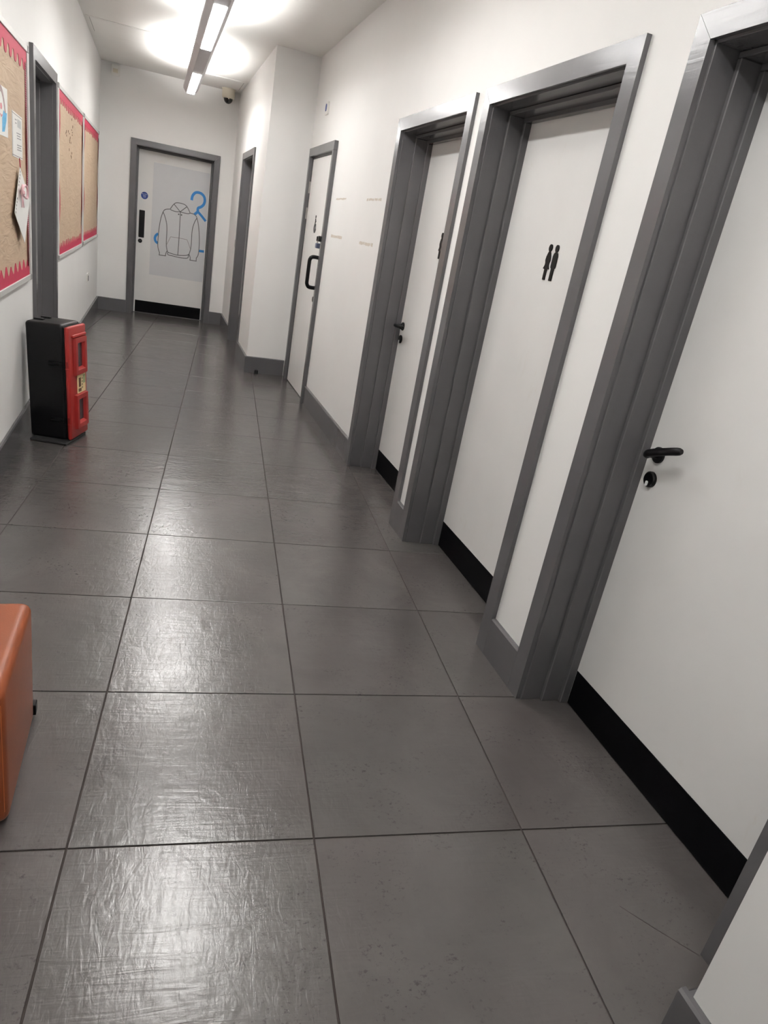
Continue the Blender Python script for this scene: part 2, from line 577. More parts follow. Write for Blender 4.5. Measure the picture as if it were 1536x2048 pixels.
# ------------------------------------------------------------------ doors
class Place:
    """local door frame: s along the wall, d into the wall (0 = wall face), z up"""
    def __init__(s, kind, face):
        s.kind, s.face = kind, face
    def __call__(s, a, d, z):
        if s.kind == 'right':
            return (s.face + d, a, z)
        if s.kind == 'left':
            return (s.face - d, a, z)
        return (a, s.face + d, z)          # end wall
    def box(s, b, a0, a1, d0, d1, z0, z1, bev=0.0):
        p, q = s(a0, d0, z0), s(a1, d1, z1)
        return b.box(min(p[0], q[0]), max(p[0], q[0]), min(p[1], q[1]), max(p[1], q[1]), min(p[2], q[2]), max(p[2], q[2]), bev, 1)
    def axis(s, a, d, z):
        """matrix at a point with local z pointing out of the wall (to the corridor)"""
        if s.kind == 'right':
            r = Matrix.Rotation(-PI / 2, 4, 'Y')
        elif s.kind == 'left':
            r = Matrix.Rotation(PI / 2, 4, 'Y')
        else:
            r = Matrix.Rotation(PI / 2, 4, 'X')
        return Matrix.Translation(s(a, d, z)) @ r

def rounded_rect(w, h, r, n=4, cx=0.0, cy=0.0):
    out = []
    for sx, sy, a0 in ((1, 1, 0), (-1, 1, PI / 2), (-1, -1, PI), (1, -1, 3 * PI / 2)):
        for k in range(n + 1):
            a = a0 + PI / 2 * k / n
            out.append((cx + sx * (w / 2 - r) + r * math.cos(a), cy + sy * (h / 2 - r) + r * math.sin(a)))
    return out

def door_frame(door, P, a0, a1, depth, h=OPEN_H, aw=AR_W, at=AR_T, steps=((0.079, 0.016), (0.150, 0.032)), lining_end=None, fillets=True):
    """architrave of three boards + stepped lining with two planted stops"""
    g = 0.0005
    pf = lambda a, z, d: P(a, -d, z)
    B().prism([(a0 - aw, 0), (a0, 0), (a0, h - g), (a0 - aw, h + aw - g)], pf, 0.0, at).build('architrave_side', M['paint'], door)
    B().prism([(a1, 0), (a1 + aw, 0), (a1 + aw, h + aw - g), (a1, h - g)], pf, 0.0, at).build('architrave_side', M['paint'], door)
    B().prism([(a0 - aw, h + aw), (a0, h), (a1, h), (a1 + aw, h + aw)], pf, 0.0, at - 0.0006).build('architrave_head', M['paint'], door)
    end = depth if lining_end is None else lining_end
    lin = B()
    P.box(lin, a0 - 0.010, a0 + 0.007, 0.0004, end, 0, h, 0.0015)
    P.box(lin, a1 - 0.007, a1 + 0.010, 0.0004, end, 0, h, 0.0015)
    P.box(lin, a0 + 0.007, a1 - 0.007, 0.0004, end, h - 0.007, h + 0.010, 0.0015)
    lin.build('lining', M['paint'], door)
    ins = 0.007
    for d0, t in steps:
        st = B()
        P.box(st, a0 + ins, a0 + 0.007 + t, d0, end, 0, h - 0.007 - t, 0.0025)
        P.box(st, a1 - 0.007 - t, a1 - ins, d0, end, 0, h - 0.007 - t, 0.0025)
        P.box(st, a0 + ins, a1 - ins, d0, end, h - 0.007 - t, h - ins, 0.0025)
        st.build('door_stop_strip', M['paint'], door)

def lever(door, P, a, z, d, dirn, tilt=0.03):
    """rose + lever handle and the round escutcheon below it; dirn = +-1 along the wall"""
    hd = B().lathe([(0.026, 0.0), (0.026, 0.007), (0.023, 0.010), (0.012, 0.0101), (0.0105, 0.020)], P.axis(a, d, z), 28).build('handle', M['black'], door, True)
    z1 = lambda t: z + 0.003 + tilt * t
    pts = [P(a, d - 0.010, z), P(a, d - 0.038, z), P(a + dirn * 0.006, d - 0.052, z + 0.001), P(a + dirn * 0.022, d - 0.060, z1(0.020)),
           P(a + dirn * 0.060, d - 0.061, z1(0.060)), P(a + dirn * 0.105, d - 0.059, z1(0.105)), P(a + dirn * 0.143, d - 0.054, z1(0.138))]
    pts = smoothline(pts, 4)
    B().tube(pts, [0.0105] * 6 + [0.0125] * (len(pts) - 8) + [0.0115, 0.008], 14).build('lever', M['black'], hd, True)
    es = B().lathe([(0.026, 0.0), (0.026, 0.008), (0.022, 0.012)], P.axis(a, d, z - 0.082), 28).build('escutcheon', M['black'], door, True)
    tb = B()
    o = P.axis(a + 0.001, d - 0.0122, z - 0.096)
    tb.prism(rounded_rect(0.016, 0.011, 0.004), lambda x, y, dd: tuple(o @ Vector((x, y, dd))), 0.0, 0.002)
    tb.build('lock_indicator', M['keywhite'], es)

def ellipse(cx, cy, rx, ry, n=20):
    return [(cx + rx * math.cos(2 * PI * k / n), cy + ry * math.sin(2 * PI * k / n)) for k in range(n)]

def unisex_sign(door, P, a, z, d):
    """woman and man pictograms; x to the right as seen from the corridor"""
    pl = lambda x, y, dd: P(a - x, d - dd, z + y)
    sg = B()
    w = -0.027
    sg.prism(ellipse(w, 0.056, 0.0125, 0.0145), pl, 0.0, 0.005)
    body_w = [(-0.004, 0.043), (0.004, 0.043), (0.010, 0.036), (0.0165, 0.022), (0.019, 0.008), (0.014, -0.004), (0.0145, -0.012), (0.023, -0.026), (0.009, -0.028),
              (0.009, -0.0695), (0.0015, -0.070), (0.0015, -0.068), (-0.0015, -0.068), (-0.0015, -0.070), (-0.009, -0.0695), (-0.009, -0.028),
              (-0.023, -0.026), (-0.0145, -0.012), (-0.014, -0.004), (-0.019, 0.008), (-0.0165, 0.022), (-0.010, 0.036)]
    sg.prism([(x + w, y) for x, y in body_w], pl, 0.0, 0.0045)
    m = 0.025
    sg.prism(ellipse(m, 0.056, 0.0125, 0.0145), pl, 0.0, 0.005)
    body_m = [(-0.004, 0.043), (0.004, 0.043), (0.013, 0.037), (0.018, 0.027), (0.0185, -0.014), (0.016, -0.020), (0.0105, -0.022), (0.010, -0.0695), (0.0015, -0.070), (0.0015, -0.068),
              (-0.0015, -0.068), (-0.0015, -0.070), (-0.010, -0.0695), (-0.0105, -0.022), (-0.016, -0.020), (-0.0185, -0.014), (-0.018, 0.027), (-0.013, 0.037)]
    sg.prism([(x + m, y) for x, y in body_m], pl, 0.0, 0.0045)
    sg.build('toilet_sign', M['black'], door)

LEAF_D = 0.182       # leaf face behind the wall face
KICK = 0.146
def toilet_door(name, rng, label, handle_far=True, tilt=0.03):
    a0, a1 = rng
    P = Place('right', UR)
    door = empty(name, P((a0 + a1) / 2, 0.1, 0))
    tag(door, label, 'door', 'structure')
    door_frame(door, P, a0, a1, 0.23)
    leaf = P.box(B(), a0 + 0.0075, a1 - 0.0075, LEAF_D, LEAF_D + 0.044, 0.004, OPEN_H - 0.009).build('door_leaf', M['door'], door)
    P.box(B(), a0 + 0.041, a1 - 0.041, LEAF_D - 0.002, LEAF_D + 0.001, 0.005, KICK, 0.0008).build('kick_plate', M['kick'], door)
    if handle_far:
        lever(door, P, a1 - 0.086, 1.0, LEAF_D, -1, tilt)
    return door, P

d1, P1 = toilet_door('door_1', D1, 'white toilet door with black lever handle, next to the projecting wall nib', True, 0.38)
d2, P2 = toilet_door('door_2', D2, 'white toilet door showing the whole black woman and man sign', False)
d3, P3 = toilet_door('door_3', D3, 'white toilet door in grey frame beside the wall with beige adhesive strips')
unisex_sign(d2, P2, 2.634, 1.513, LEAF_D)
unisex_sign(d3, P3, 3.852, 1.513, LEAF_D)

# door 4: accessible toilet, flush with the wall in a slim proud frame
P4 = Place('right', UR)
d4 = empty('door_4', P4((D4[0] + D4[1]) / 2, 0.05, 0))
tag(d4, 'flush white accessible toilet door with black D-shaped pull handle', 'door', 'structure')
aw4 = 0.046
for lo, hi in ((D4[0] - aw4, D4[0]), (D4[1], D4[1] + aw4)):
    P4.box(B(), lo, hi, -0.034, 0.0, 0, OPEN_H, 0.002).build('architrave_side', M['paint'], d4)
P4.box(B(), D4[0] - aw4, D4[1] + aw4, -0.034, 0.0, OPEN_H + 0.0006, OPEN_H + 0.070, 0.002).build('architrave_head', M['paint'], d4)
lin = B()
P4.box(lin, D4[0] - 0.010, D4[0] + 0.012, 0.0004, 0.12, 0, OPEN_H, 0.0015)
P4.box(lin, D4[1] - 0.012, D4[1] + 0.010, 0.0004, 0.12, 0, OPEN_H, 0.0015)
P4.box(lin, D4[0] + 0.012, D4[1] - 0.012, 0.0004, 0.12, OPEN_H - 0.014, OPEN_H + 0.010, 0.0015)
lin.build('lining', M['paint'], d4)
L4 = 0.002
P4.box(B(), D4[0] + 0.015, D4[1] - 0.015, L4, L4 + 0.044, 0.008, OPEN_H - 0.018, 0.001).build('door_leaf', M['door'], d4)
a, d = 6.205, L4
pts = smoothline([P4(a, d, 1.262), P4(a, d - 0.045, 1.263), P4(a, d - 0.070, 1.257), P4(a, d - 0.083, 1.236), P4(a, d - 0.085, 1.20), P4(a, d - 0.085, 1.10), P4(a, d - 0.085, 1.05),
                  P4(a, d - 0.083, 1.034), P4(a, d - 0.070, 1.013), P4(a, d - 0.045, 1.007), P4(a, d, 1.008)], 4)
B().tube(pts, 0.0165, 14).build('pull_handle', M['black'], d4, True)
B().lathe([(0.024, 0.0), (0.024, 0.008), (0.02, 0.011)], P4.axis(6.232, d, 0.908), 24).build('escutcheon', M['black'], d4, True)
for zz in (1.615, 1.842):
    hg = B()
    P4.box(hg, D4[1] - 0.014, D4[1] - 0.002, -0.006, 0.004, zz - 0.05, zz + 0.05)
    hg.tube([P4(D4[1] - 0.012, -0.006, zz - 0.05), P4(D4[1] - 0.012, -0.006, zz + 0.05)], 0.006, 10)
    hg.build('hinge', M['steel'], d4)
# wheelchair pictogram
sg = B()
pl = lambda x, y, dd: P4(6.555 - x, d - dd, 1.530 + y)
sg.prism(ellipse(-0.012, 0.062, 0.012, 0.012), pl, 0, 0.004)
sg.ribbon([(-0.012, 0.046), (-0.009, -0.002)], 0.018, pl, 0, 0.0041)
sg.ribbon([(-0.011, 0.026), (0.016, 0.022)], 0.013, pl, 0, 0.0042)
sg.ribbon([(-0.012, -0.001), (0.018, -0.005), (0.031, -0.047), (0.042, -0.045)], 0.015, pl, 0, 0.0043)
arc = [(-0.004 + 0.030 * math.cos(t), -0.034 + 0.030 * math.sin(t)) for t in [math.radians(110 + 235 * k / 26) for k in range(27)]]
sg.ribbon(arc, 0.024, pl, 0, 0.0044)
sg.build('accessible_sign', M['black'], d4)

# door 5: recessed doorway in the projecting wall
P5 = Place('right', UP)
d5 = empty('door_5', P5((DA[0] + DA[1]) / 2, 0.1, 0))
tag(d5, 'recessed doorway with deep grey lining behind the projecting wall corner', 'door', 'structure')
door_frame(d5, P5, DA[0], DA[1], 0.23)
P5.box(B(), DA[0] + 0.0075, DA[1] - 0.0075, LEAF_D, LEAF_D + 0.044, 0.004, OPEN_H - 0.009).build('door_leaf', M['door'], d5)

# door 6: doorway in the left wall
P6 = Place('left', UL)
d6 = empty('door_6', P6((DL[0] + DL[1]) / 2, 0.1, 0))
tag(d6, 'recessed doorway with dark grey lining in the left wall between display boards', 'door', 'structure')
door_frame(d6, P6, DL[0], DL[1], 0.23, at=0.022)
P6.box(B(), DL[0] + 0.0075, DL[1] - 0.0075, LEAF_D, LEAF_D + 0.044, 0.004, OPEN_H - 0.009).build('door_leaf', M['door'], d6)

# door 7: end door with the hoodie poster
P7 = Place('end', VE)
d7 = empty('door_7', P7((DE[0] + DE[1]) / 2, 0.1, 0))
tag(d7, 'white end door with a hoodie poster and black kick plate', 'door', 'structure')
door_frame(d7, P7, DE[0], DE[1], 0.23, steps=((0.098, 0.012), (0.160, 0.024)))
P7.box(B(), DE[0] + 0.0075, DE[1] - 0.0075, LEAF_D, LEAF_D + 0.044, 0.004, OPEN_H - 0.009).build('door_leaf', M['door'], d7)
P7.box(B(), DE[0] + 0.046, DE[1] - 0.040, LEAF_D - 0.003, LEAF_D + 0.001, 0.006, 0.165, 0.0008).build('kick_plate', M['kick'], d7)
pu = B()
pu.prism(rounded_rect(0.072, 0.345, 0.008, 4, -0.188, 1.165), lambda x, y, dd: P7(x, LEAF_D - dd, y), 0.0, 0.004)
pu = pu.build('flush_pull', M['black'], d7)
es = B().lathe([(0.027, 0.0), (0.027, 0.007), (0.022, 0.010)], P7.axis(-0.200, LEAF_D, 0.948), 24).build('escutcheon', M['black'], d7, True)
B().prism(rounded_rect(0.006, 0.018, 0.002, 3, -0.200, 0.948), lambda x, y, dd: P7(x, LEAF_D - 0.0101 - dd, y), 0, 0.0006).build('keyhole', M['greyplate'], es)
sk = B().lathe([(0.045, 0.0), (0.045, 0.0012)], P7.axis(-0.166, LEAF_D, 1.522), 32).build('fire_door_sticker', M['signblue'], d7)
def text_mesh(body, size, name, mat, matrix, parent):
    cu = bpy.data.curves.new(name, 'FONT')
    cu.body = body
    cu.size = size
    cu.align_x = 'CENTER'
    cu.align_y = 'CENTER'
    cu.extrude = 0.0003
    cu.resolution_u = 2
    tmp = bpy.data.objects.new('tmp', cu)
    COL.objects.link(tmp)
    bpy.context.view_layer.update()
    me = bpy.data.meshes.new_from_object(tmp.evaluated_get(bpy.context.evaluated_depsgraph_get()))
    bpy.data.objects.remove(tmp)
    bpy.data.curves.remove(cu)
    me.transform(matrix)
    me.materials.clear()
    me.materials.append(mat)
    o = bpy.data.objects.new(name, me)
    COL.objects.link(o)
    o.parent = parent
    o.matrix_parent_inverse = parent_inv(parent)
    return o
for body, dz in (('Fire door', 0.018), ('keep', 0.0), ('shut', -0.017)):
    text_mesh(body, 0.019, 'sticker_text', M['keywhite'], P7.axis(-0.166, LEAF_D - 0.0016, 1.522 + dz), sk)
pw = B()
P7.box(pw, -0.066, 0.652, LEAF_D - 0.0010, LEAF_D + 0.0005, 0.530, 1.945)
poster = pw.build('poster', M['poster'], d7)
HOOD = {
'hood': [(0.168, 1.415), (0.199, 1.468), (0.228, 1.499), (0.257, 1.509), (0.303, 1.51), (0.349, 1.503), (0.381, 1.483), (0.407, 1.446), (0.429, 1.409)],
'hoodlow': [(0.168, 1.415), (0.184, 1.403), (0.241, 1.395), (0.298, 1.401), (0.348, 1.397), (0.402, 1.397), (0.429, 1.409)],
'vee': [(0.215, 1.482), (0.254, 1.445), (0.298, 1.403)],
'vee2': [(0.298, 1.403), (0.338, 1.441), (0.381, 1.481)],
'lsl': [(0.164, 1.413), (0.119, 1.404), (0.097, 1.391), (0.078, 1.362), (0.054, 1.28), (0.04, 1.181), (0.033, 1.09), (0.03, 0.999), (0.03, 0.938), (0.039, 0.879), (0.058, 0.836)],
'lcuff': [(0.058, 0.836), (0.0575, 0.834), (0.055, 0.805), (0.0555, 0.805), (0.136, 0.806), (0.136, 0.8065), (0.143, 0.846), (0.155, 0.875)],
'lseam': [(0.078, 1.362), (0.106, 1.304), (0.13, 1.226), (0.139, 1.146), (0.139, 1.032), (0.142, 0.942), (0.155, 0.883), (0.168, 0.858)],
'hem': [(0.168, 0.858), (0.234, 0.846), (0.301, 0.841), (0.367, 0.848), (0.421, 0.86), (0.448, 0.88)],
'hem2': [(0.168, 0.858), (0.169, 0.827), (0.243, 0.82), (0.322, 0.813), (0.4, 0.818), (0.435, 0.828), (0.441, 0.86), (0.448, 0.88)],
'zip': [(0.301, 1.399), (0.302, 1.211), (0.302, 1.022), (0.299, 0.837)],
'rsl': [(0.429, 1.409), (0.471, 1.406), (0.504, 1.389), (0.521, 1.362), (0.547, 1.276), (0.565, 1.165), (0.575, 1.044), (0.575, 0.928), (0.565, 0.872), (0.549, 0.846)],
'rcuff': [(0.549, 0.846), (0.548, 0.803), (0.5475, 0.803), (0.465, 0.803), (0.465, 0.8035), (0.466, 0.837), (0.448, 0.876)],
'rseam': [(0.521, 1.362), (0.494, 1.305), (0.472, 1.218), (0.468, 1.126), (0.469, 1.027), (0.463, 0.941), (0.448, 0.88)],
}
plp = lambda x, y, dd: P7(x, LEAF_D - dd, y)
ln = B()
for k, l in HOOD.items():
    ln.ribbon(smoothline(l, 3), 0.0095, plp, 0.0016, 0.0020)
for x, y in ((0.28, 1.368), (0.317, 1.366)):
    ln.prism(ellipse(x, y, 0.010, 0.010, 12), plp, 0.0016, 0.0021)
ln.build('hoodie_outline', M['line'], poster)
lp = B()
for l in ([(0.147, 0.958), (0.191, 1.064)], [(0.191, 1.064), (0.299, 1.067), (0.408, 1.063)], [(0.408, 1.063), (0.431, 1.02), (0.458, 0.956)]):
    lp.ribbon(l, 0.006, plp, 0.0016, 0.0019)
lp.build('pocket_outline', M['line2'], poster)
hg = B()
hook = [(0.437, 1.574), (0.445, 1.63), (0.476, 1.673), (0.514, 1.685), (0.561, 1.677), (0.598, 1.644), (0.609, 1.594), (0.597, 1.548), (0.565, 1.512), (0.531, 1.493), (0.525, 1.471), (0.527, 1.446)]
hg.ribbon(smoothline(hook, 4), 0.034, plp, 0.0012, 0.0015)
hg.ribbon([(0.535, 1.452), (0.484, 1.400)], 0.034, plp, 0.0012, 0.00155)
hg.ribbon([(0.520, 1.452), (0.581, 1.399), (0.640, 1.342)], 0.032, plp, 0.0012, 0.00152)
hg.ribbon(smoothline([(0.03, 1.078), (0.001, 1.051), (-0.011, 1.015), (0.0, 0.975), (0.03, 0.953)], 4), 0.032, plp, 0.0012, 0.0015)
hg.ribbon([(0.577, 0.944), (0.645, 0.946)], 0.032, plp, 0.0012, 0.0015)
hg.build('coat_hanger', M['hanger'], poster)

# ------------------------------------------------------------------ suspended linear lamp
ZB = 2.640
lamp = empty('linear_pendant_lamp', (0.305, 5.0, ZC))
tag(lamp, 'long silver suspended lamp with bright white diffusers and uplights', 'lamp')
lc = lambda y: 0.305 - 0.0054 * (y - 7.0)
def lamp_sec(y0, y1, prof, name, mat, par=lamp):
    bb = B()
    lo = [bb.bm.verts.new((lc(y0) + x, y0, z)) for x, z in prof]
    hi = [bb.bm.verts.new((lc(y1) + x, y1, z)) for x, z in prof]
    n = len(prof)
    bb.bm.faces.new(lo)
    bb.bm.faces.new(hi[::-1])
    for i in range(n):
        j = (i + 1) % n
        bb.bm.faces.new((lo[i], hi[i], hi[j], lo[j]))
    return bb.build(name, mat, par)
HOUSE = [(-0.045, ZB + 0.003), (0.045, ZB + 0.003), (0.080, ZB + 0.050), (0.080, ZB + 0.074), (0.073, ZB + 0.074), (0.060, ZB + 0.030), (-0.060, ZB + 0.030), (-0.073, ZB + 0.074), (-0.080, ZB + 0.074), (-0.080, ZB + 0.050)]
LIT = [(0.02, 1.39), (2.60, 3.97), (5.17, 6.55), (7.75, 9.07)]  # first section is unseen overhead, added to brighten the nearest door
edge = -0.02
for k, (y0, y1) in enumerate(LIT):
    if k:
        lamp_sec(edge, y0 - 0.035, HOUSE, 'blank_section', M['lampbody'])
    hs = lamp_sec(y0 - 0.028, y1 + 0.028, HOUSE, 'lit_section', M['lampbody'])
    lamp_sec(y0 - 0.035, y0 - 0.028, [(x * 0.985, ZB + 0.040 + (z - ZB - 0.040) * 0.97) for x, z in HOUSE], 'joint_ring', M['lampdark'])
    if k < len(LIT) - 1:
        lamp_sec(y1 + 0.028, y1 + 0.035, [(x * 0.985, ZB + 0.040 + (z - ZB - 0.040) * 0.97) for x, z in HOUSE], 'joint_ring', M['lampdark'])
    lamp_sec(y0, y1, [(-0.038, ZB), (0.038, ZB), (0.038, ZB + 0.0025), (-0.038, ZB + 0.0025)], 'diffuser', M['lampdown'], hs)
    lamp_sec(y0 + 0.02, y1 - 0.02, [(-0.052, ZB + 0.0302), (0.052, ZB + 0.0302), (0.052, ZB + 0.033), (-0.052, ZB + 0.033)], 'uplight_cover', M['lampup'], hs)
    for yy in (y0 - 0.018, y1 + 0.012):
        B().tube([(lc(yy), yy, ZB + 0.029), (lc(yy), yy, ZC)], 0.0015, 6).build('suspension_wire', M['steel'], lamp)
    edge = y1 + 0.035

# ------------------------------------------------------------------ ceiling access panels, camera, sensor
def hatch(x0, x1, y0, y1, label):
    h = empty('ceiling_hatch', ((x0 + x1) / 2, (y0 + y1) / 2, ZC))
    tag(h, label, 'hatch', group='ceiling access hatches')
    fr = B()
    w = 0.028
    for a0, a1, c0, c1 in ((x0, x1, y0, y0 + w), (x0, x1, y1 - w, y1), (x0, x0 + w, y0 + w, y1 - w), (x1 - w, x1, y0 + w, y1 - w)):
        fr.box(a0, a1, c0, c1, ZC - 0.004, ZC)
    fr.build('hatch_frame', M['ceiling'], h)
    B().box(x0 + w, x1 - w, y0 + w, y1 - w, ZC - 0.0012, ZC).build('hatch_joint', M['joint'], h)
    g = 0.005
    B().box(x0 + w + g, x1 - w - g, y0 + w + g, y1 - w - g, ZC - 0.0045, ZC - 0.0012).build('hatch_panel', M['ceiling'], h)
hatch(-0.700, -0.005, 8.03, 8.72, 'square white ceiling access hatch above the display boards')
hatch(0.24, 0.93, 9.42, 10.10, 'square white ceiling access hatch behind the security camera')

cc = empty('dome_camera', (0.785, 10.12, ZC))
tag(cc, 'white ceiling dome security camera with black lens beside the end wall', 'security camera')
mt = Matrix.Translation((0.785, 10.12, ZC - 0.0001)) @ Matrix.Rotation(PI, 4, 'X')
B().lathe([(0.086, 0.0), (0.086, 0.010), (0.080, 0.016), (0.078, 0.085), (0.074, 0.105), (0.066, 0.112)], mt, 28).build('camera_body', M['cream'], cc, True)
B().lathe([(0.058, 0.110)] + [(0.056 * math.cos(t), 0.112 + 0.058 * math.sin(t)) for t in [math.radians(q) for q in (8, 25, 42, 60, 75, 86)]], mt, 24).build('camera_dome', M['lens'], cc, True)
for s in (-1,):
    B().tube([tuple(mt @ Vector((0.0, 0.060, 0.108))), tuple(mt @ Vector((0.0, 0.070, 0.118)))], 0.008, 8).build('camera_visor', M['cream'], cc)

sn_ = empty('motion_sensor', (-0.545, 10.22, ZC))
tag(sn_, 'small white motion sensor mounted high by the left corner of the end wall', 'sensor')
B().box(-0.60, -0.50, VE - 0.016, VE, ZC - 0.135, ZC - 0.012, 0.006).build('sensor_base', M['white'], sn_)
sb = B()
prof = [(-0.016, ZC - 0.020), (-0.060, ZC - 0.028), (-0.066, ZC - 0.065), (-0.050, ZC - 0.112), (-0.016, ZC - 0.128)]
sb.prism(prof, lambda a, c, dd: (dd, VE + a, c), -0.592, -0.508)
sb.build('sensor_head', M['white'], sn_)
sl = B()
sl.prism([(-0.0645, ZC - 0.070), (-0.0685, ZC - 0.070), (-0.054, ZC - 0.109), (-0.050, ZC - 0.109)], lambda a, c, dd: (dd, VE + a, c), -0.578, -0.522)
sl.build('sensor_lens', M['cream'], sn_)

# ------------------------------------------------------------------ small wall fittings
wp = empty('wall_sensor_plate', (UR, 6.62, 2.46))
tag(wp, 'small white plate with a dark blue lens on the wall above the accessible toilet door', 'wall plate')
PR_ = Place('right', UR)
bb = B()
bb.prism(rounded_rect(0.115, 0.098, 0.012, 4, 6.635, 2.462), lambda x, y, dd: PR_(x, -dd, y), 0, 0.014)
bb.build('plate', M['white'], wp)
B().prism(ellipse(6.645, 2.468, 0.024, 0.030, 20), lambda x, y, dd: PR_(x, -dd, y), 0.013, 0.017).build('lens', M['signblue'], wp)

so = empty('wall_socket', (UL, 8.80, 0.535))
tag(so, 'white wall socket with a dark opening low on the left wall under the boards', 'socket')
PL_ = Place('left', UL)
bb = B()
bb.prism(rounded_rect(0.150, 0.090, 0.008, 4, 8.80, 0.545), lambda x, y, dd: PL_(x, -dd, y), 0, 0.010)
bb.build('plate', M['white'], so)
B().prism(rounded_rect(0.060, 0.058, 0.012, 4, 8.825, 0.533), lambda x, y, dd: PL_(x, -dd, y), 0.0095, 0.013).build('opening', M['socket'], so)

sw = empty('switch_plate', (UP, 9.20, 1.16))
tag(sw, 'small grey switch plate on the wall beside the recessed doorway', 'switch')
PP_ = Place('right', UP)
B().prism(rounded_rect(0.075, 0.085, 0.006, 3, 9.215, 1.162), lambda x, y, dd: PP_(x, -dd, y), 0, 0.012).build('plate', M['greyplate'], sw)
B().prism(rounded_rect(0.030, 0.045, 0.004, 3, 9.215, 1.162), lambda x, y, dd: PP_(x, -dd, y), 0.011, 0.016).build('rocker', M['steel'], sw)

ds = empty('door_stop', (1.05, 7.13, 0))
tag(ds, 'small black rubber door stop on the floor by the projecting wall', 'door stop')
B().lathe([(0.021, 0.0), (0.021, 0.004), (0.019, 0.030), (0.016, 0.036)], Matrix.Translation((1.05, 7.142, 0.0003)), 18).build('stop_body', M['blackmatt'], ds, True)
B().lathe([(0.006, 0.036), (0.006, 0.039)], Matrix.Translation((1.05, 7.142, 0.0)), 10).build('screw_cap', M['rubber'], ds)

# strips of old adhesive on the right wall
for k, (ya, yb, z, hgt, lab) in enumerate((
        (5.53, 5.86, 1.737, 0.014, 'thin upper beige adhesive strip next to the accessible toilet door frame'),
        (4.59, 4.94, 1.728, 0.016, 'broken upper beige adhesive strip next to a toilet door frame'),
        (5.50, 5.87, 1.458, 0.020, 'lower solid beige adhesive strip next to the accessible toilet door frame'),
        (4.63, 4.97, 1.449, 0.022, 'lower patchy beige adhesive strip next to a toilet door frame'))):
    bb = B()
    segs = [(ya, yb)] if k in (0, 2) else ([(ya, ya + 0.07), (ya + 0.085, ya + 0.16), (ya + 0.175, yb - 0.05), (yb - 0.035, yb)] if k == 1 else [(ya, ya + 0.04), (ya + 0.06, ya + 0.20), (ya + 0.21, yb)])
    for s0, s1 in segs:
        n = 8
        up = [(s0 + (s1 - s0) * q / n, z + hgt / 2 + random.uniform(-0.004, 0.002)) for q in range(n + 1)]
        dn = [(s0 + (s1 - s0) * q / n, z - hgt / 2 + random.uniform(-0.002, 0.004)) for q in range(n, -1, -1)]
        bb.prism(up + dn, lambda x, y, dd: PR_(x, -dd, y), 0.0, 0.0008)
    tag(bb.build('adhesive_strip', M['tape']), lab, 'adhesive mark', group='old adhesive strips')

# padlock and hasp on door 4
pk = empty('padlock', P4(6.175, -0.02, 1.38))
tag(pk, 'blue-grey padlock on a black hasp above the pull handle', 'padlock')
hb = B()
P4.box(hb, 6.165, 6.215, L4 - 0.010, L4, 1.385, 1.440, 0.003)
P4.box(hb, 6.178, 6.202, L4 - 0.050, L4 - 0.009, 1.395, 1.435, 0.004)
hb.build('hasp', M['black'], pk)
hb = B()
P4.box(hb, 6.052, 6.085, -0.060, -0.034, 1.395, 1.440, 0.003)
hb.build('staple', M['black'], pk)
B().tube(smoothline([P4(6.180, L4 - 0.040, 1.375), P4(6.180, L4 - 0.040, 1.405), P4(6.190, L4 - 0.040, 1.418), P4(6.200, L4 - 0.040, 1.405), P4(6.200, L4 - 0.040, 1.375)], 4), 0.004, 8).build('shackle', M['steel'], pk, True)
hb = B()
P4.box(hb, 6.166, 6.214, L4 - 0.052, L4 - 0.016, 1.338, 1.380, 0.004)
hb.build('padlock_body', M['bluebody'], pk)

